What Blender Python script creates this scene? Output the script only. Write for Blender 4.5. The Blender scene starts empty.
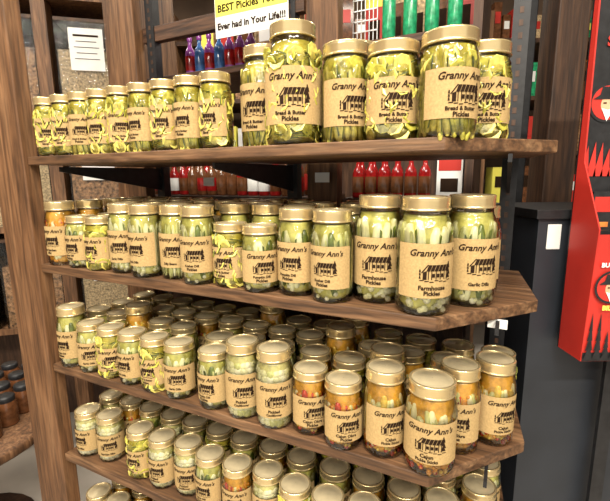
import bpy, math, random
from mathutils import Vector, Matrix
random.seed(7)
sc=bpy.context.scene
try:
    sc.view_settings.view_transform='Standard'; sc.view_settings.look='None'
except Exception: pass
CAMZ=1.447; Z=[1.50,1.23,0.955,0.685,0.42]
RC=Vector((.2002,.6007)); TV=Vector((-.89646,.44313)); NV=Vector((.44313,.89646))
ANG=math.atan2(-.44313,.89646)
def W(t,n,z=0):
    p=RC+TV*t+NV*n
    return Vector((p.x,p.y,z))
# ------------------------------------------------------------ materials
def newmat(name):
    m=bpy.data.materials.new(name); m.use_nodes=True
    nt=m.node_tree
    return m,nt,nt.nodes['Principled BSDF']
def ramp(nt,cols):
    r=nt.nodes.new('ShaderNodeValToRGB'); el=r.color_ramp.elements
    n=len(cols)
    while len(el)<n: el.new(.5)
    for i,(p,c) in enumerate(cols):
        el[i].position=p; el[i].color=(*c,1)
    return r
def mapping(nt,scale,rot=(0,0,0)):
    tc=nt.nodes.new('ShaderNodeTexCoord'); mp=nt.nodes.new('ShaderNodeMapping')
    mp.inputs['Scale'].default_value=scale; mp.inputs['Rotation'].default_value=rot
    nt.links.new(tc.outputs['Object'],mp.inputs['Vector']); return mp
def plain(name,c,rough=.5,metal=0,var=.12,scale=40,bump=0,spec=.5,coat=0,stretch=(1,1,1)):
    m,nt,b=newmat(name)
    mp=mapping(nt,stretch); nz=nt.nodes.new('ShaderNodeTexNoise'); nz.inputs['Scale'].default_value=scale; nz.inputs['Detail'].default_value=3
    nt.links.new(mp.outputs[0],nz.inputs['Vector'])
    d=[max(0,x*(1-var*1.6)) for x in c]; l=[min(1,x*(1+var*1.6)) for x in c]
    r=ramp(nt,[(.3,d),(.7,l)]); nt.links.new(nz.outputs['Fac'],r.inputs[0]); nt.links.new(r.outputs[0],b.inputs['Base Color'])
    b.inputs['Roughness'].default_value=rough; b.inputs['Metallic'].default_value=metal
    b.inputs['Specular IOR Level'].default_value=spec
    if bump:
        bp=nt.nodes.new('ShaderNodeBump'); bp.inputs['Strength'].default_value=bump; bp.inputs['Distance'].default_value=.002
        nt.links.new(nz.outputs['Fac'],bp.inputs['Height']); nt.links.new(bp.outputs[0],b.inputs['Normal'])
    return m
def wood(name,c1,c2,c3,vertical=False,rot=True,rough=.6):
    m,nt,b=newmat(name)
    sc_=(9,9,.7) if vertical else (.9,11,11)
    tc=nt.nodes.new('ShaderNodeTexCoord'); m1=nt.nodes.new('ShaderNodeMapping'); m1.inputs['Rotation'].default_value=(0,0,-ANG if rot else 0)
    m2=nt.nodes.new('ShaderNodeMapping'); m2.inputs['Scale'].default_value=sc_
    nt.links.new(tc.outputs['Object'],m1.inputs[0]); nt.links.new(m1.outputs[0],m2.inputs[0])
    n1=nt.nodes.new('ShaderNodeTexNoise'); n1.inputs['Scale'].default_value=4; n1.inputs['Detail'].default_value=8; n1.inputs['Distortion'].default_value=1.2
    n2=nt.nodes.new('ShaderNodeTexNoise'); n2.inputs['Scale'].default_value=16; n2.inputs['Detail'].default_value=5
    nt.links.new(m2.outputs[0],n1.inputs['Vector']); nt.links.new(m2.outputs[0],n2.inputs['Vector'])
    r=ramp(nt,[(.28,c1),(.5,c2),(.72,c3)]); nt.links.new(n1.outputs['Fac'],r.inputs[0])
    r2=ramp(nt,[(.35,(.42,.42,.42)),(.6,(1,1,1))]); nt.links.new(n2.outputs['Fac'],r2.inputs[0])
    mx=nt.nodes.new('ShaderNodeMixRGB'); mx.blend_type='MULTIPLY'; mx.inputs[0].default_value=.8
    nt.links.new(r.outputs[0],mx.inputs[1]); nt.links.new(r2.outputs[0],mx.inputs[2]); nt.links.new(mx.outputs[0],b.inputs['Base Color'])
    bp=nt.nodes.new('ShaderNodeBump'); bp.inputs['Strength'].default_value=.5; bp.inputs['Distance'].default_value=.002
    nt.links.new(n2.outputs['Fac'],bp.inputs['Height']); nt.links.new(bp.outputs[0],b.inputs['Normal'])
    b.inputs['Roughness'].default_value=rough
    return m
def glass(name,tint,ior=1.45,gain=1.0):
    m,nt,b=newmat(name); nt.nodes.remove(b)
    out=nt.nodes['Material Output']
    tr=nt.nodes.new('ShaderNodeBsdfTransparent'); tr.inputs[0].default_value=(*tint,1)
    gl=nt.nodes.new('ShaderNodeBsdfGlossy'); gl.inputs['Roughness'].default_value=.07; gl.inputs[0].default_value=(1,1,1,1)
    lw=nt.nodes.new('ShaderNodeFresnel'); lw.inputs['IOR'].default_value=ior
    mu=nt.nodes.new('ShaderNodeMath'); mu.operation='MULTIPLY'; mu.use_clamp=True; mu.inputs[1].default_value=gain
    nz=nt.nodes.new('ShaderNodeTexNoise'); nz.inputs['Scale'].default_value=55; mp=mapping(nt,(1,1,.5)); nt.links.new(mp.outputs[0],nz.inputs['Vector'])
    bp=nt.nodes.new('ShaderNodeBump'); bp.inputs['Strength'].default_value=.8; bp.inputs['Distance'].default_value=.008
    nt.links.new(nz.outputs['Fac'],bp.inputs['Height']); nt.links.new(bp.outputs[0],gl.inputs['Normal'])
    mx=nt.nodes.new('ShaderNodeMixShader'); nt.links.new(lw.outputs[0],mu.inputs[0]); nt.links.new(mu.outputs[0],mx.inputs[0]); nt.links.new(tr.outputs[0],mx.inputs[1]); nt.links.new(gl.outputs[0],mx.inputs[2])
    nt.links.new(mx.outputs[0],out.inputs[0]); return m
M={}
M['glass']=glass('jar_glass',(.99,.99,.96),1.5,1.2)
M['lid']=plain('lid_band_gold',(.72,.57,.30),.22,.72,.06,30)
M['lidtop']=plain('lid_top_cream',(.64,.54,.34),.28,.45,.06,60)
M['label']=plain('label_kraft',(.46,.315,.14),.85,0,.08,300,.1,.15)
M['ink']=plain('label_ink',(.025,.013,.007),.8,0,.1,50,0,.1)
M['brineY']=plain('brine_yellow',(.44,.37,.05),.2,0,.25,60)
M['brineG']=plain('brine_green',(.50,.47,.13),.2,0,.25,60)
M['brineO']=plain('brine_orange',(.56,.30,.04),.2,0,.3,60)
M['brineW']=plain('brine_pale',(.56,.51,.22),.2,0,.25,60)
VS=(1,1,.25)
M['chipY']=plain('pickle_chip_yellow',(.66,.57,.13),.25,0,.2,130)
M['chipO']=plain('pickle_chip_olive',(.45,.41,.06),.25,0,.25,130)
M['chipD']=plain('pickle_skin_dark',(.13,.15,.018),.3,0,.3,120)
M['spP']=plain('pickle_flesh_pale',(.86,.84,.52),.25,0,.10,160,stretch=VS)
M['spM']=plain('pickle_flesh_green',(.64,.64,.26),.25,0,.18,140,stretch=VS)
M['spD']=plain('pickle_skin_green',(.14,.18,.025),.25,0,.35,120,stretch=VS)
M['orA']=plain('carrot_orange',(.80,.34,.02),.25,0,.2,120)
M['orB']=plain('pepper_yellow',(.80,.55,.08),.25,0,.2,120)
M['red']=plain('pepper_red',(.50,.05,.015),.25,0,.25,120)
M['wh']=plain('cauliflower_white',(.88,.83,.60),.4,0,.10,200,.3)
M['wh2']=plain('onion_pale',(.80,.77,.46),.4,0,.14,200)
M['blk']=plain('metal_black',(.018,.018,.02),.45,.2,.2,60)
M['wShelf']=wood('wood_shelf',(.055,.026,.011),(.15,.072,.031),(.28,.155,.075))
M['wPost']=wood('wood_post',(.07,.03,.011),(.18,.083,.034),(.29,.15,.07),True)
M['wDark']=wood('wood_dark',(.03,.014,.008),(.075,.034,.017),(.13,.065,.032),True)
M['wDarkH']=wood('wood_dark_horizontal',(.03,.014,.008),(.08,.036,.018),(.14,.066,.033))
# ------------------------------------------------------------ mesh builder
class MB:
    def __init__(s): s.v=[];s.f=[];s.m=[];s.s=[];s.mats=[]
    def mi(s,k):
        if k not in s.mats: s.mats.append(k)
        return s.mats.index(k)
    def add(s,vs,fs,mat,smooth=False,mx=None):
        o=len(s.v)
        for p in vs:
            p=Vector(p)
            if mx is not None: p=mx@p
            s.v.append(p[:])
        i=s.mi(mat)
        for f in fs: s.f.append([o+a for a in f]); s.m.append(i); s.s.append(smooth)
    def box(s,c,d,mat,mx=None):
        x,y,z=c;a,b,e=d[0]/2,d[1]/2,d[2]/2
        vs=[(x+i*a,y+j*b,z+k*e) for i in(-1,1) for j in(-1,1) for k in(-1,1)]
        s.add(vs,[(0,1,3,2),(4,6,7,5),(0,4,5,1),(2,3,7,6),(0,2,6,4),(1,5,7,3)],mat,False,mx)
    def lathe(s,prof,seg,mat,smooth=True,mx=None,ribs=0):
        vs=[];fs=[]
        for (r,z) in prof:
            for k in range(seg):
                a=2*math.pi*k/seg
                vs.append((r*math.cos(a),r*math.sin(a),z))
        for i in range(len(prof)-1):
            for k in range(seg):
                k2=(k+1)%seg
                fs.append((i*seg+k,i*seg+k2,(i+1)*seg+k2,(i+1)*seg+k))
        s.add(vs,fs,mat,smooth,mx)
    def prism(s,poly,z0,z1,mat,mx=None):
        n=len(poly)
        vs=[(x,y,z0) for x,y in poly]+[(x,y,z1) for x,y in poly]
        fs=[tuple(reversed(range(n))),tuple(range(n,2*n))]+[(i,(i+1)%n,n+(i+1)%n,n+i) for i in range(n)]
        s.add(vs,fs,mat,False,mx)
    def mesh(s,name):
        me=bpy.data.meshes.new(name); me.from_pydata(s.v,[],s.f)
        for k in s.mats: me.materials.append(M[k])
        me.polygons.foreach_set('material_index',s.m); me.polygons.foreach_set('use_smooth',s.s)
        me.update(); return me
    def obj(s,name,parent=None,bevel=0,loc=None,rot=0):
        o=bpy.data.objects.new(name,s.mesh(name)); sc.collection.objects.link(o)
        if loc is not None: o.location=loc
        o.rotation_euler[2]=rot
        if bevel:
            b=o.modifiers.new('bevel','BEVEL'); b.width=bevel; b.segments=2; b.limit_method='ANGLE'
        if parent is not None: o.parent=parent
        return o
def empty(name):
    e=bpy.data.objects.new(name,None); sc.collection.objects.link(e); return e
_tc={}
def text2d(s,size,shear=0,bold=0):
    k=(s,shear,bold)
    if k not in _tc:
        cu=bpy.data.curves.new('t','FONT'); cu.body=s; cu.align_x='CENTER'; cu.align_y='CENTER'; cu.shear=shear; cu.size=1; cu.resolution_u=2; cu.offset=bold
        ob=bpy.data.objects.new('t',cu); sc.collection.objects.link(ob)
        bpy.context.view_layer.update()
        dg=bpy.context.evaluated_depsgraph_get(); me=ob.evaluated_get(dg).to_mesh()
        vs=[(v.co.x,v.co.y) for v in me.vertices]; fs=[tuple(p.vertices) for p in me.polygons]
        ob.evaluated_get(dg).to_mesh_clear()
        bpy.data.objects.remove(ob); bpy.data.curves.remove(cu)
        _tc[k]=(vs,fs)
    vs,fs=_tc[k]
    return [(x*size,y*size) for x,y in vs],fs
# ------------------------------------------------------------ jars
KIND={'quart':(.044,.184,.80),'big':(.0495,.198,.76),'wide':(.0415,.160,.90),'widelow':(.0425,.146,.90),'squat':(.043,.158,.86),'tall':(.0378,.160,.86),'pint':(.0368,.127,.88),'slim':(.0312,.138,.90)}
def frame(phi,r,z):
    o=Vector((math.sin(phi),-math.cos(phi),0)); t=Vector((math.cos(phi),math.sin(phi),0))
    m=Matrix.Identity(4)
    for i in range(3): m[i][0]=t[i]; m[i][1]=-o[i]; m[i][2]=(0,0,1)[i]
    p=o*r; m[0][3]=p.x;m[1][3]=p.y;m[2][3]=z
    return m
def spear(mb,phi,R,zc,ln,w,d,tilt,mat,mat2=None):
    m=frame(phi,R*.975-d,zc)@Matrix.Rotation(tilt,4,'Y')
    prof=[(-.5,.2),(-.48,.55),(-.36,.88),(0,1),(.36,.88),(.48,.55),(.5,.2)]
    n=8; vs=[];fs=[]
    for (h,k) in prof:
        for j in range(n):
            a=2*math.pi*j/n+.39
            vs.append((w*k*math.cos(a),d*k*math.sin(a),h*ln))
    for i in range(len(prof)-1):
        for j in range(n): fs.append((i*n+j,i*n+(j+1)%n,(i+1)*n+(j+1)%n,(i+1)*n+j))
    fs.append(tuple(reversed(range(n)))); fs.append(tuple(range((len(prof)-1)*n,len(prof)*n)))
    mb.add(vs,fs,mat,True,m)
    if mat2: # strip of skin along one edge of the cut spear
        sd=random.choice((-1,1)); a=.80*w*sd; b=.42*w*sd
        mb.add([(a,-d*.72,-.36*ln),(b,-d*1.0,-.40*ln),(b,-d*1.05,.40*ln),(a,-d*.76,.36*ln)],[(0,1,2,3)],mat2,False,m)
def chip(mb,phi,R,z,r,mat,edge):
    yaw=random.uniform(-.5,.5); pit=random.uniform(-.35,.35)
    n=14; th=.0042
    if random.random()<.45:
        m=frame(phi,R*.965-th*.5-abs(math.sin(yaw))*r*.5,z)@Matrix.Rotation(yaw,4,'Z')@Matrix.Rotation(pit+math.pi/2,4,'X')
    else:
        m=frame(phi,R*.96-r,z)@Matrix.Rotation(random.uniform(-.45,.45),4,'Y')@Matrix.Rotation(pit,4,'X')
    vs=[];fs=[]
    for zz,k in((-th/2,.93),(-th*.3,1),(th*.3,1),(th/2,.93)):
        for j in range(n):
            a=2*math.pi*j/n; rr=r*k*(1+.05*(-1)**j)
            vs.append((rr*math.cos(a),rr*math.sin(a),zz))
    for i in range(3):
        for j in range(n): fs.append((i*n+j,i*n+(j+1)%n,(i+1)*n+(j+1)%n,(i+1)*n+j))
    mb.add(vs,[fs[i] for i in range(n,2*n)],edge,False,m)
    mb.add(vs,fs[:n]+fs[2*n:]+[tuple(reversed(range(n))),tuple(range(3*n,4*n))],mat,False,m)
def lump(mb,phi,R,z,r,mat):
    m=frame(phi,R*.965-r*.8,z)@Matrix.Rotation(random.uniform(0,3),4,'Y')
    n=8;rows=5;vs=[];fs=[]
    for i in range(rows+1):
        b=math.pi*i/rows
        for j in range(n):
            a=2*math.pi*j/n; k=r*random.uniform(.8,1.08)
            vs.append((k*math.sin(b)*math.cos(a),k*.8*math.sin(b)*math.sin(a),k*math.cos(b)))
    for i in range(rows):
        for j in range(n): fs.append((i*n+j,i*n+(j+1)%n,(i+1)*n+(j+1)%n,(i+1)*n+j))
    mb.add(vs,fs,mat,True,m)
def jar_mesh(kind,content,lines,seed):
    random.seed(seed)
    R,H,nk=KIND[kind]; rn=R*nk; mb=MB()
    zl=(.885 if kind in('quart','big') else .868)*H
    prof=[(R*.3,.002),(R*.84,0),(R*.95,.003),(R*.995,.010),(R,.018),(R,.66*H),(R*.985,.71*H),(R*.945,.755*H),(R*(nk+.05),.80*H),(rn*.99,.83*H),(rn*.97,.86*H),(rn*.97,.95*H)]
    mb.lathe(prof,36,'glass')
    rl=rn*1.03
    lp=[(rn*.98,zl),(rl*1.03,zl),(rl*1.045,zl+.0012),(rl*1.01,zl+.0028)]
    zz=zl+.0036
    while zz<H-.006:
        lp+=[(rl*.995,zz),(rl*1.018,zz+.0012)]; zz+=.0036
    lp+=[(rl*.995,H-.0045),(rl*1.02,H-.003),(rl*1.0,H-.0008),(rl*.95,H),(rl*.90,H),(rl*.885,H-.0016)]
    mb.lathe(lp,40,'lid')
    mb.lathe([(rl*.885,H-.0016),(rl*.62,H-.0014),(rl*.58,H-.0004),(.0005,H-.0002)],40,'lidtop')
    br={'chips':'brineY','slims':'brineY','spears':'brineG','farm':'brineG','orange':'brineO','cauli':'brineW','beans':'brineG','okra':'brineO'}[content]
    q=.84
    mb.lathe([(.001,.006),(R*.8*q,.006),(R*q,.016),(R*q,.66*H),(R*.86,.74*H),(R*(nk-.02),.79*H),(rn*.95,.825*H),(rn*.95,.845*H),(.001,.846*H)],24,br)
    top=.78*H
    if content=='chips':
        z=.012
        while z<top:
            k=int(2*math.pi*R/.017); a0=random.random()
            for j in range(k): chip(mb,2*math.pi*(j+a0+random.uniform(-.25,.25))/k,R,z+random.uniform(-.003,.003),random.uniform(.011,.015),random.choice(['chipY','chipY','chipO']),random.choice(['chipD','chipD','chipO']))
            z+=.0075
    elif content=='slims':
        k=int(2*math.pi*R/.0078)
        for lay in(0,1):
            for j in range(k):
                a=2*math.pi*(j+.5*lay)/k
                spear(mb,a,R,top*(.27+.46*lay)+random.uniform(-.008,.008),top*random.uniform(.48,.62),random.uniform(.004,.0068),.0045,random.uniform(-.3,.3),random.choice(['chipY','chipO','chipO','chipY']),random.choice([None,'chipD','chipD']))
        for j in range(int(20*R/.04)): chip(mb,random.uniform(0,6.28),R,random.uniform(.02,top),random.uniform(.008,.012),random.choice(['chipY','chipO']),'chipO')
    elif content in('spears','farm'):
        sp=.0165 if content=='spears' else .019
        k=int(2*math.pi*R/sp)
        lo=.010 if content=='spears' else .036
        for j in range(k):
            a=2*math.pi*(j+random.uniform(-.12,.12))/k; ln=(top-lo)*random.uniform(.86,1.02)
            spear(mb,a,R,lo+(top-lo)*.5+random.uniform(-.004,.006),ln,sp*random.uniform(.46,.56),.0072,random.uniform(-.1,.1),random.choice(['spP','spP','spP','spM','spM','spD'] if content=='spears' else ['spP','spP','spM']),random.choice(['spM','spD','spD']))
        for j in range(14 if content=='spears' else 110):
            lump(mb,random.uniform(0,6.28),R,random.uniform(.008,.02 if content=='spears' else .042),random.uniform(.003,.0065),random.choice(['wh','wh2']))
    elif content in('orange','okra'):
        for j in range(34):
            spear(mb,2*math.pi*j/34*1.0+random.uniform(-.1,.1),R,top*random.uniform(.48,.62),top*random.uniform(.55,.8),random.uniform(.005,.0085),.0058,random.uniform(-.18,.18),random.choice(['orA','orB','spP','spM','red','orA'] if content=='orange' else ['orB','spP','orB','spP','spM']))
        for j in range(80): lump(mb,random.uniform(0,6.28),R,random.uniform(.008,top*(.28 if content=='okra' else .9)),random.uniform(.003,.0055),random.choice(['orA','orA','red','orB']))
    elif content=='beans':
        for j in range(40):
            spear(mb,2*math.pi*j/40+random.uniform(-.06,.06),R,top*.5+random.uniform(-.005,.005),top*random.uniform(.8,1),.0034,.0035,random.uniform(-.08,.08),random.choice(['spM','spD','spM','spP']))
    elif content=='cauli':
        z=.012
        while z<top:
            k=int(2*math.pi*R/.014); a0=random.random()
            for j in range(k): lump(mb,2*math.pi*(j+a0+random.uniform(-.2,.2))/k,R,z,random.uniform(.007,.0115),random.choice(['wh','wh','wh2','wh','wh2','wh2','spM']))
            z+=.0115
    lz0,lz1=.165*H,.625*H
    if kind in('pint','slim'): lz0,lz1=.16*H,.64*H
    Rl=R+.0006; hw=1.32; n=22; vs=[];fs=[]
    for i in range(n+1):
        a=-hw+2*hw*i/n
        for zz in(lz0,lz1): vs.append((Rl*math.sin(a),-Rl*math.cos(a),zz))
    for i in range(n): fs.append((2*i,2*i+2,2*i+3,2*i+1))
    mb.add(vs,fs,'label',True)
    Ri=R+.0013; lh=lz1-lz0
    def ink2(vs,fs,ox,oy,mat='ink'):
        mb.add([(Ri*math.sin((x+ox)/Ri),-Ri*math.cos((x+ox)/Ri),lz0+y+oy) for x,y in vs],fs,mat)
    S=R/.044
    v,f=text2d("Granny Ann's",.0145*S,.3,.022); ink2(v,f,.001,lh*.83)
    S2=S*1.45
    def quad(x0,y0,x1,y1,x2,y2,x3,y3,mat='ink'): ink2([(x0*S2,y0*S2),(x1*S2,y1*S2),(x2*S2,y2*S2),(x3*S2,y3*S2)],[(0,1,2,3)],.004*S,lh*.47,mat)
    for i in range(6):
        a=-.011+.0042*i; quad(a,.002,a+.0037,.002,a+.0062,.0088,a+.0025,.0088)
    quad(-.0165,.0002,-.0150,.0002,-.0085,.0088,-.0095,.0094)
    quad(-.0145,-.007,-.0105,-.007,-.0105,.0025,-.0145,.0008)
    quad(-.0105,.0030,-.0115,.0015,-.0085,.0060,-.0085,.0072)
    for x in(-.0092,-.0058,-.001,.0038,.0085,.0118): quad(x,-.007,x+.0009,-.007,x+.0009,.002,x,.002)
    for x in(-.0048,.0002,.0050): quad(x,-.0045,x+.003,-.0045,x+.003,-.0005,x,-.0005)
    for k in range(7):
        x=-.018+.0052*k; y=-.0085-.0008*(k%3); quad(x,y,x+.0048,y+.0003,x+.0045,y+.0012,x+.0004,y+.0011)
    for k in range(5):
        x=.0145+.0008*(k%2); y=-.006+.0035*k; w=.0032-.0005*k; quad(x-w,y,x+w,y+.0004,x+w*.4,y+.004,x-w*.5,y+.0038)
    for k in range(3): quad(-.0185,-.006+.0035*k,-.0165,-.006+.0035*k,-.0170,-.003+.0035*k,-.0180,-.003+.0035*k)
    ls=lines.split('|')
    for i,s in enumerate(ls):
        v,f=text2d(s,(.0096 if len(s)<11 else .0078)*S,0,.035); ink2(v,f,-.002,lh*(.19 if len(ls)>1 else .12)-i*.0084*S)
    return mb.mesh('pickle_jar_%s_%s'%(kind,content))
_jc={}
TX={'chips':["Bread & Butter|Pickles","Bread N' Butter|Slims"],'slims':["Bread & Butter|Pickles","Bread N' Butter|Slims"],'spears':["Pumpkin Dill|Pickles","Kosher Dill|Pickles","Garlic Dills"],'farm':["Farmhouse|Pickles"],'orange':["Cajun Okra|Pickles","Hot Garden|Mix"],'okra':["Cajun|Pickle Sticks"],'beans':["Dilly Beans"],'cauli':["Pickled|Cauliflower","Garden Mix"]}
def jar(kind,content,t,n,z,twist=None):
    var=random.randrange(3); lines=TX[content][var%len(TX[content])]
    k=(kind,content,lines)
    if k not in _jc:
        st=random.getstate(); _jc[k]=jar_mesh(kind,content,lines,len(_jc)*13+5); random.setstate(st)
    o=bpy.data.objects.new('pickle_jar',_jc[k]); sc.collection.objects.link(o)
    o.location=W(t,n,z)
    o.rotation_euler[2]=ANG+(random.uniform(-.30,.45)+.22 if twist is None else twist)
    return o
def layout(front,z,rows,pool,tmin,tmax,n0=.04):
    L=[]
    for kd,ct,t,n in front: L.append([kd,ct,t,n,KIND[kd][0]])
    for _ in range(80):
        for i in range(len(L)):
            for j in range(i+1,len(L)):
                dt=L[j][2]-L[i][2]; dn=L[j][3]-L[i][3]; d=math.hypot(dt,dn); mn=L[i][4]+L[j][4]+.0012
                if d<mn:
                    k=(mn-d)/2/max(d,1e-6); L[i][2]-=dt*k*.6;L[i][3]-=dn*k;L[j][2]+=dt*k*.6;L[j][3]+=dn*k
        for a in L: a[3]=max(a[3],a[4]-.006); a[2]=min(a[2],.975-a[4])
    for r in range(rows):
        t=tmax; n=n0+.079*(r+1)
        while t>tmin:
            kd,ct=random.choice(pool); R=KIND[kd][0]
            tt=t+random.uniform(-.003,.003); nn=n+random.uniform(-.002,.004)
            ok=all(math.hypot(tt-a[2],nn-a[3])>R+a[4]+.001 for a in L) and (tt*.169+nn*.1457)/.2231>R*.8 and nn+R<.388 and tt>-.115+R*.5
            if ok: L.append([kd,ct,tt,nn,R]); t-=2*R+.003
            else: t-=.006
    for kd,ct,t,n,R in L: jar(kd,ct,t,n,z)
s1=[('slim',c,.938-.0638*i,.036) for i,c in enumerate(['chips','chips','slims','chips','chips','slims','chips','slims','chips'])]
s1+=[('quart','slims',.345,.080),('big','chips',.253,.046),('wide','slims',.168,.055),('widelow','chips',.096,.050),('widelow','slims',.020,.040),('widelow','chips',-.036,.124),('quart','chips',.185,.15)]
layout(s1,Z[0],0,[],0,0)
s2=[('tall','orange',.93,.115),('tall','orange',.93,.036),('pint','spears',.857,.036),('pint','chips',.783,.036),('tall','spears',.705,.038),('tall','spears',.632,.038),('tall','beans',.558,.04),('tall','spears',.482,.038),('pint','chips',.41,.038),('pint','spears',.339,.038),('tall','spears',.264,.038),('tall','spears',.192,.037),('quart','farm',.120,.052),('quart','farm',.042,.040),('quart','spears',-.033,.114)]
layout(s2,Z[1],3,[('tall','spears'),('tall','spears'),('pint','chips'),('tall','orange')],-.10,.93)
s3=[('tall','spears',.935,.034),('pint','spears',.866,.034),('pint','chips',.79,.034),('pint','spears',.715,.034),('pint','chips',.64,.034),('pint','spears',.567,.034),('pint','chips',.498,.10),('pint','spears',.458,.034),('tall','cauli',.381,.034),('tall','cauli',.3,.034),('pint','orange',.228,.036),('pint','orange',.162,.034),('tall','okra',.092,.037),('squat','okra',.028,.038),('tall','orange',-.028,.100),('tall','okra',-.084,.158)]
layout(s3,Z[2],4,[('pint','spears'),('pint','chips'),('pint','spears'),('tall','okra'),('pint','orange')],-.12,.94)
cy=['cauli','cauli','chips','cauli','cauli','spears','orange','cauli','chips','cauli','orange','cauli','chips','spears']
s4=[('pint',cy[i],t,.045+(.01 if i%3==1 else 0)) for i,t in enumerate([.93,.855,.727,.651,.575,.5,.42,.347,.274,.2,.126,.05,-.02])]
layout(s4,Z[3],4,[('pint','cauli'),('pint','orange'),('pint','spears'),('pint','chips'),('pint','spears'),('pint','cauli')],-.12,.94,.05)
layout([('pint','spears',.93-.078*i,.05) for i in range(6)],Z[4],2,[('pint','chips'),('pint','spears'),('pint','orange')],.3,.94)
# ------------------------------------------------------------ shelf unit
unit=empty('wooden_shelf_unit')
for i,z in enumerate(Z):
    mb=MB(); random.seed(i+3)
    poly=[]
    N=16
    for k in range(N+1):
        t=.985*k/N; p=W(t,random.uniform(-.002,.0015)); poly.append((p.x,p.y))
    for a in [(.985,.40),(-.12,.40),(-.1457 if i else -.153,.169)]:
        p=W(*a); poly.append((p.x,p.y))
    poly=poly[::-1]
    mb.prism(poly,z-(.020 if i==0 else .022),z,'wShelf')
    mb.obj('shelf_plank_%d'%(i+1),unit,.002)
def tnbox(mb,t0,t1,n0,n1,z0,z1,mat):
    pl=[W(t0,n0),W(t0,n1),W(t1,n1),W(t1,n0)]
    mb.prism([(p.x,p.y) for p in pl],z0,z1,mat)
mb=MB(); tnbox(mb,.987,1.115,-.01,.03,0,2.5,'wPost'); mb.obj('front_post',unit,.003)
mb=MB(); tnbox(mb,.99,1.09,.37,.41,0,2.5,'wPost'); mb.obj('rear_post',unit,.003)
mb=MB(); tnbox(mb,.33,.42,.415,.455,0,2.5,'wPost'); mb.obj('centre_post',unit,.003)
mb=MB(); tnbox(mb,.42,.99,.405,.43,1.865,1.91,'wDarkH'); mb.obj('top_rail',unit,.002)
for z in (1.30,1.02,.75):
    mb=MB(); tnbox(mb,.42,.99,.405,.43,z,z+.06,'wDarkH'); mb.obj('rear_rail',unit,.002)
for ti,tt in enumerate((-.085,.955,.46)):
    mb=MB(); tnbox(mb,tt-.016,tt+.016,.402,.43,0,2.4,'blk')
    for k in range(90):
        zz=.1+k*.025
        mb.prism([(p.x,p.y) for p in (W(tt-.004,.4012),W(tt-.004,.4022),W(tt+.004,.4022),W(tt+.004,.4012))],zz,zz+.012,'wDark')
    for z in Z:
        vs=[]
        for dt in(-.003,.003):
            for (n,h) in((.402,-.024),(.06,-.024),(.06,-.036),(.402,-.095)): vs.append(W(tt+dt,n,z+h))
        mb.add(vs,[(0,1,2,3),(7,6,5,4),(0,4,5,1),(1,5,6,2),(2,6,7,3),(3,7,4,0)],'blk')
    mb.obj('slotted_upright_%d'%(ti+1),unit)
M['white']=plain('paper_white',(.8,.8,.78),.7,0,.03,20)
M['yellow']=plain('paper_yellow',(.85,.78,.12),.7,0,.03,20)
mb=MB()
tnbox(mb,-.1,-.07,.1,.101,Z[1]-.038,Z[1]-.022,'white')
tnbox(mb,.70,.74,.36,.362,1.42,1.445,'white'); tnbox(mb,.33,.37,.36,.362,1.43,1.455,'white'); mb.obj('price_tags',unit)
# ------------------------------------------------------------ rear goods
M['bred']=plain('sauce_red',(.28,.010,.010),.12,0,.3,40)
M['bbrown']=plain('sauce_brown',(.13,.05,.02),.15,0,.3,40)
M['bpur']=plain('bottle_purple',(.22,.05,.26),.15,0,.3,40)
M['bblu']=plain('bottle_blue',(.04,.12,.32),.15,0,.3,40)
M['bgrn']=plain('bottle_green',(.02,.28,.12),.2,0,.3,60)
M['grey']=plain('panel_grey',(.3,.3,.3),.5,0,.1,10)
M['nuts']=plain('nuts_brown',(.32,.17,.08),.6,0,.5,70,.8)
M['grain']=plain('grain_tan',(.5,.36,.2),.7,0,.4,120,.8)
M['redp']=plain('card_red',(.52,.03,.02),.45,0,.06,8)
M['orgp']=plain('print_orange',(.70,.22,.04),.5,0,.2,40)
M['skin']=plain('print_tan',(.7,.42,.25),.5,0,.1,40)
M['silver']=plain('wire_silver',(.6,.6,.6),.3,.8,.1,10)
def bottle_mesh(col,lab,h=.15,r=.02,cap='blk'):
    mb=MB()
    mb.lathe([(.001,0),(r*.9,0),(r,.004),(r,.55*h),(r*.85,.64*h),(r*.4,.74*h),(r*.36,.86*h)],20,col)
    mb.lathe([(r*.46,.86*h),(r*.50,.88*h),(r*.50,.99*h),(r*.42,h),(.001,h)],16,cap)
    mb.lathe([(r*1.01,.12*h),(r*1.02,.13*h),(r*1.02,.48*h),(r*1.01,.49*h)],20,lab)
    return mb.mesh('bottle')
back=empty('rear_shelf_unit')
def rearplank(t0,t1,z,n0=.47,n1=.74):
    mb=MB(); tnbox(mb,t0,t1,n0,n1,z-.02,z,'wDarkH'); mb.obj('plank',back,.002)
T0=.015
TOPZ=1.79
rearplank(T0,.33,1.385); rearplank(.43,1.2,1.385); rearplank(.43,1.2,1.78); rearplank(T0,.33,TOPZ); rearplank(T0,1.2,1.10); rearplank(T0,1.2,.80); rearplank(T0,1.2,.5)
mb=MB(); tnbox(mb,T0,1.22,.75,.78,0,1.5,'wDark'); mb.obj('back_panel',back)
mb=MB(); tnbox(mb,T0-.02,T0,.47,.75,0,2.4,'wDark'); mb.obj('side_panel_1',back)
mb=MB(); tnbox(mb,1.2,1.24,.47,.78,0,2.4,'wPost'); mb.obj('side_panel_2',back)
def bottles(t0,t1,z,n,cols,h,r,gap=.006,nm='sauce_bottle',cap='blk'):
    random.seed(int(t0*100)+int(z*50))
    t=t0
    ms=[bottle_mesh(c,l,h,r,cap) for c,l in cols]
    while t<t1:
        o=bpy.data.objects.new(nm,random.choice(ms)); sc.collection.objects.link(o); o.location=W(t,n,z); t+=2*r+gap
bottles(.115,.32,1.385,.50,[('bred','bred'),('bred','bbrown')],.118,.016,.005,'sauce_bottle','redp')
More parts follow.
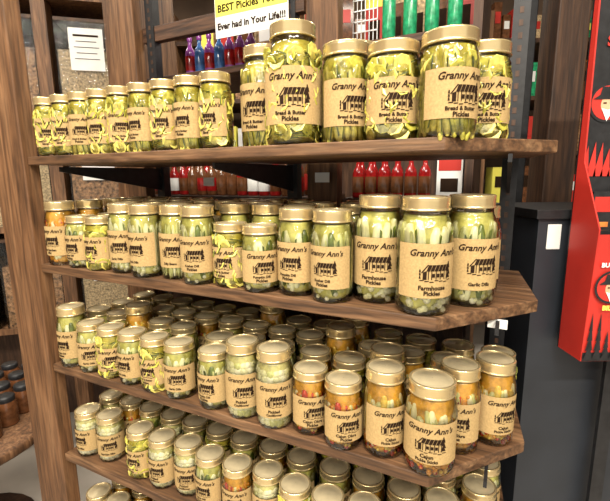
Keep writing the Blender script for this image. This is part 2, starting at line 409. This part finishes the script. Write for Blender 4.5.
bottles(.125,.32,1.385,.55,[('bred','bred'),('bred','bbrown')],.12,.014,.008,'sauce_bottle','redp')
bottles(.50,1.1,1.385,.52,[('bred','white'),('bbrown','bbrown'),('bbrown','bred'),('bred','bbrown')],.12,.018)
bottles(.50,1.1,1.385,.60,[('bred','bred'),('bbrown','redp')],.14,.018)
bottles(.66,.93,1.78,.52,[('bpur','bpur'),('bblu','bblu'),('bpur','bred')],.125,.017,.006,'soda_bottle','bpur')
bottles(.06,.225,TOPZ,.50,[('bgrn','bgrn')],.17,.017,.020,'green_bottle','bgrn')
bottles(.04,1.1,1.10,.52,[('bred','white'),('bbrown','yellow'),('bgrn','white')],.15,.024)
def carton(t0,t1,n0,n1,z0,z1,mat,tm='redp'):
    mb=MB(); tnbox(mb,t0,t1,n0,n1,z0,z1,mat)
    tnbox(mb,t0+.004,t1-.004,n0-.0008,n0,z0+(z1-z0)*.62,z1-.006,tm)
    tnbox(mb,t0+.01,t1-.01,n0-.0008,n0,z0+(z1-z0)*.15,z0+(z1-z0)*.45,'ink')
    return mb.obj('product_carton')
for i,(m1,m2) in enumerate([('redp','white'),('bbrown','redp'),('grain','white'),('bbrown','grain'),('redp','yellow')]):
    carton(.025+i*.06,.08+i*.06,.60,.66,TOPZ,TOPZ+.2,m1,m2)
for i,(m1,m2) in enumerate([('grain','redp'),('bbrown','yellow'),('nuts','white'),('grain','bbrown'),('bbrown','redp'),('nuts','yellow')]):
    carton(.45+i*.085,.525+i*.085,.62,.70,1.78,1.95,m1,m2)
carton(.022,.085,.50,.56,1.385,1.50,'white','redp')
mb=MB()
for k in range(7): tnbox(mb,.252+k*.011,.254+k*.011,.50,.502,TOPZ,2.12,'silver')
for k in range(12): tnbox(mb,.252,.320,.498,.50,TOPZ+.005+k*.026,TOPZ+.008+k*.026,'silver')
mb.obj('wire_display_rack')
def flat_text(mb,s,size,t,n,z,mat,bold=.0,shear=0):
    v,f=text2d(s,size,shear,bold)
    mb.add([W(t-x,n,z+y) for x,y in v],f,mat)
sg=MB(); dz=.028; tnbox(sg,.458,.693,.392,.394,1.805+dz,1.99+dz,'white'); tnbox(sg,.46,.691,.3915,.392,1.861+dz,1.92+dz,'yellow')
flat_text(sg,"BEST Pickles You've",.0265,.575,.3908,1.880+dz,'ink',.025); flat_text(sg,"Ever had in Your Life!!!",.0235,.575,.3908,1.834+dz,'ink',.035)
sg.obj('pickle_sign')
# ------------------------------------------------------------ right fixture + display
M['side']=plain('cabinet_slate',(.022,.026,.034),.45,0,.1,10)
fx=MB(); fx.box((.86,1.0,.675),(.70,.22,1.35),'side'); fx.box((.86,1.0,1.36),(.72,.24,.02),'blk')
fx.box((.545,.888,1.31),(.03,.002,.055),'white'); fx.obj('black_display_cabinet',None,.004)
dp=empty('snack_display_carton')
X0=.566
mb=MB()
for x in(X0,X0+.24):
    vs=[]
    for dx in(-.0015,.0015):
        for (y,z) in((.865,1.065),(.79,1.065),(.78,1.34),(.845,1.47),(.852,1.79),(.865,1.79)): vs.append((x+dx,y,z))
    n=6
    mb.add(vs,[tuple(range(n)),tuple(reversed(range(n,2*n)))]+[(i,n+i,n+(i+1)%n,(i+1)%n) for i in range(n)],'redp')
mb.box((X0+.12,.866,1.43),(.243,.004,.73),'blk')
mb.box((X0+.12,.828,1.067),(.24,.07,.004),'redp'); mb.box((X0+.12,.86,.53),(.03,.01,1.06),'blk'); mb.box((X0+.12,.835,.006),(.2,.07,.012),'blk'); mb.obj('carton_shell',dp)
mb=MB(); mb.add([(X0,.79,1.065),(X0+.24,.79,1.065),(X0+.24,.78,1.33),(X0,.78,1.33)],[(0,1,2,3)],'redp')
yy=.7775
def disc(mb,cx,cz,r,mat,y,sx=1,n=28):
    mb.add([(cx+sx*r*math.cos(2*math.pi*k/n),y,cz+r*math.sin(2*math.pi*k/n)) for k in range(n)],[tuple(range(n))],mat)
def face(mb,cx,cz,s,y):
    disc(mb,cx,cz,.045*s,'blk',y+.002); disc(mb,cx,cz,.039*s,'redp',y+.0015); disc(mb,cx,cz-.004*s,.021*s,'skin',y+.001,.8)
    P=lambda l:[(cx+a*s,y,cz+b*s) for a,b in l]
    mb.add(P([(-.036,.008),(.036,.008),(.021,.018),(.017,.036),(-.017,.036),(-.021,.018)]),[(0,1,2,3,4,5)],'blk')
    mb.add(P([(-.015,-.012),(0,-.042),(.015,-.012),(0,-.016)]),[(0,1,2,3)],'white')
    mb.add(P([(-.012,-.002),(-.004,-.002),(-.004,.001),(-.012,.001)]),[(0,1,2,3)],'ink'); mb.add(P([(.012,-.002),(.004,-.002),(.004,.001),(.012,.001)]),[(0,1,2,3)],'ink')
face(mb,X0+.036,1.225,.74,yy); face(mb,X0+.15,1.225,.78,yy)
random.seed(2)
for k in range(14):
    x=X0+.010+k*.017; h=random.uniform(.05,.085)
    for j in range(4):
        w=.009*(1-j*.2); z=1.07+h*j/4
        mb.add([(x-w,.7855,z),(x+w,.7855,z),(x,.7845,z+h/2.2)],[(0,1,2)],'blk')
mb.add([(X0,.7885,1.066),(X0+.24,.7885,1.066),(X0+.24,.7877,1.085),(X0,.7877,1.085)],[(0,1,2,3)],'blk')
for cx in(X0+.036,X0+.15):
    v,f=text2d("BUFFALO",.0125,0,.04); mb.add([(cx+x,yy-.0005,1.270+y) for x,y in v],f,'white')
    v,f=text2d("BILLS",.0135,0,.04); mb.add([(cx+x,yy-.0005,1.183+y) for x,y in v],f,'yellow')
mb.obj('carton_front',dp)
mb=MB()
mb.box((X0+.12,.83,1.29),(.235,.06,.09),'blk')
for i in range(5):
    mb.box((X0+.028+i*.046,.825,1.36),(.040,.012,.10),'blk'); mb.box((X0+.028+i*.046,.8185,1.385),(.034,.001,.03),'redp'); mb.box((X0+.028+i*.046,.8185,1.345),(.028,.001,.010),'orgp')
for i in range(2):
    face(mb,X0+.045+i*.13,1.585,.85,.860)
for k in range(16):
    x=X0+.012+k*.0145; h=random.uniform(.02,.05)
    mb.add([(x-.010,.862,1.44),(x+.010,.862,1.44),(x+.004,.862,1.46+h)],[(0,1,2)],'redp')
v,f=text2d("SMOKED JERKY",.026,0,.04); mb.add([(X0+.12+x,.861,1.70+y) for x,y in v],f,'redp')
mb.obj('snack_packets',dp)
mb=MB(); mb.box((.75,1.27,1.25),(.09,.09,2.5),'wDark'); mb.box((.65,1.3,1.25),(.05,.05,2.5),'blk'); mb.obj('dark_wood_column',None,.004)
# ------------------------------------------------------------ bulk bins at left
rk=empty('bulk_bin_rack')
M['acr']=glass('acrylic_clear',(.95,.96,.96),1.3)
BX=Matrix.Translation((-1.25,2.1,0))@Matrix.Rotation(.25,4,'Z')
def bx(mb,c,d,m): mb.box(c,d,m,BX)
mb=MB()
for x in(-.62,.02,.40): bx(mb,(x,0,1.3),(.06,.10,2.6),'wPost')
for z in(.68,1.20,1.72,2.28): bx(mb,(-.11,.12,z),(1.05,.34,.03),'wPost')
bx(mb,(-.11,.32,1.3),(1.05,.03,2.6),'wDark'); mb.obj('rack_frame',rk)
k=0
for z in(.695,1.215,1.735):
    for x in(-.46,-.15,.21):
        mb=MB(); h=.44; w=.27
        bx(mb,(x,.10,z+h*.36),(w-.01,.26,h*.72),'nuts' if k%2 else 'grain')
        for sx in(-1,1): bx(mb,(x+sx*w/2,.10,z+h/2),(.004,.28,h),'acr')
        bx(mb,(x,-.042,z+h/2),(w,.004,h),'acr'); bx(mb,(x,.10,z+h+.01),(w,.28,.015),'wDark')
        bx(mb,(x,-.047,z+h*.72),(.15,.002,.19),'white')
        for q in range(5): bx(mb,(x,-.0485,z+h*.86-q*.026),(.11-.02*(q%2),.001,.009 if q==0 else .003),'ink')
        mb.obj('bulk_bin',rk); k+=1
tb=MB(); T=Matrix.Translation((-1.38,1.42,0))
tb.lathe([(.001,.50),(.40,.50),(.41,.51),(.41,.53),(.40,.54),(.001,.54)],48,'wPost',True,T); tb.lathe([(.05,.02),(.05,.5)],16,'wDark',True,T); tb.lathe([(.25,0),(.25,.02),(.05,.03)],24,'wDark',True,T)
tb.obj('round_table')
jm=MB(); R=.035
jm.lathe([(.001,0),(R*.9,0),(R,.006),(R,.08),(R*.8,.095)],24,'bbrown'); jm.lathe([(R*.84,.093),(R*.86,.095),(R*.86,.11),(R*.8,.113),(.001,.113)],24,'blk'); jm.lathe([(R*1.01,.02),(R*1.01,.065)],24,'bbrown')
jm=jm.mesh('jam_jar'); random.seed(5)
for i in range(7):
    for j in range(7):
        x=-1.66+i*.09+random.uniform(-.005,.005); y=1.14+j*.09
        if math.hypot(x+1.38,y-1.42)<.35:
            o=bpy.data.objects.new('jam_jar',jm); sc.collection.objects.link(o); o.location=(x,y,.54)
# ------------------------------------------------------------ room
M['floor']=plain('floor_tile',(.42,.38,.33),.5,0,.12,3)
M['wall']=plain('wall_plaster_brown',(.24,.16,.11),.8,0,.15,4)
M['ceil']=plain('ceiling_white',(.6,.6,.57),.8,0,.05,4)
def room(name,c,d,m):
    mb=MB(); mb.box(c,d,m); mb.obj(name)
room('floor',(0,1,-.05),(8,8,.1),'floor'); room('wall_back',(0,3.85,1.5),(8,.1,3),'wall'); room('wall_left',(-3.95,1,1.5),(.1,8,3),'wall'); room('wall_right',(3.95,1,1.5),(.1,8,3),'wall'); room('ceiling',(0,1,3.05),(8,8,.1),'ceil')
fr=MB(); random.seed(11)
for z in(.4,.8,1.2,1.6,2.0,2.4): fr.box((0.2,3.45,z),(4.6,.5,.03),'wDarkH')
for x in(-2.1,-.95,.2,1.35,2.5): fr.box((x,3.45,1.3),(.06,.5,2.6),'wPost')
for z in(.415,.815,1.215,1.615,2.015,2.415):
    x=-2.0
    while x<2.4:
        w=random.uniform(.06,.14); h=random.uniform(.15,.30)
        if min(abs(x+w/2-q) for q in(-2.1,-.95,.2,1.35,2.5))>w/2+.04:
            fr.box((x+w/2,3.32,z+h/2),(w-.01,.12,h),random.choice(['redp','white','yellow','bbrown','grain','orgp','bgrn','grey','bbrown','nuts']))
            fr.box((x+w/2,3.258,z+h*.6),(w*.6,.004,h*.3),random.choice(['white','ink','redp','yellow']))
        x+=w+.005
fr.obj('grocery_shelving')
# ------------------------------------------------------------ lights
def area(name,loc,sx,sy,e,col=(1,.92,.79),rot=(0,0,0)):
    l=bpy.data.lights.new(name,'AREA'); l.shape='RECTANGLE'; l.size=sx; l.size_y=sy; l.energy=e; l.color=col
    o=bpy.data.objects.new(name,l); sc.collection.objects.link(o); o.location=loc; o.rotation_euler=rot
area('ceiling_light_1',(-.4,-.1,2.95),1.5,.10,58)
area('ceiling_light_2',(.5,-1.2,2.95),1.5,.12,110)
area('ceiling_light_3',(-1.6,1.2,2.95),.2,1.5,40)
area('ceiling_light_4',(.4,2.3,2.95),1.6,.3,45)
area('ceiling_light_5',(-1.5,-2.0,2.95),1.8,.16,110)
w=bpy.data.worlds.new('World'); sc.world=w; w.use_nodes=True
w.node_tree.nodes['Background'].inputs[0].default_value=(1,.94,.83,1); w.node_tree.nodes['Background'].inputs[1].default_value=.95
# ------------------------------------------------------------ camera
cd=bpy.data.cameras.new('camera'); cam=bpy.data.objects.new('camera',cd); sc.collection.objects.link(cam)
cd.lens=410.2*36/610; cd.sensor_width=36; cd.sensor_fit='HORIZONTAL'; cd.clip_start=.02
th=.18; ro=-.0104
F=Vector((0,math.cos(th),-math.sin(th))); R0=Vector((1,0,0)); U0=R0.cross(F)
Rr=R0*math.cos(ro)+U0*math.sin(ro); U=Rr.cross(F)
m=Matrix.Identity(4)
for i in range(3): m[i][0]=Rr[i]; m[i][1]=U[i]; m[i][2]=-F[i]
m.translation=Vector((0,0,CAMZ)); cam.matrix_world=m
sc.camera=cam
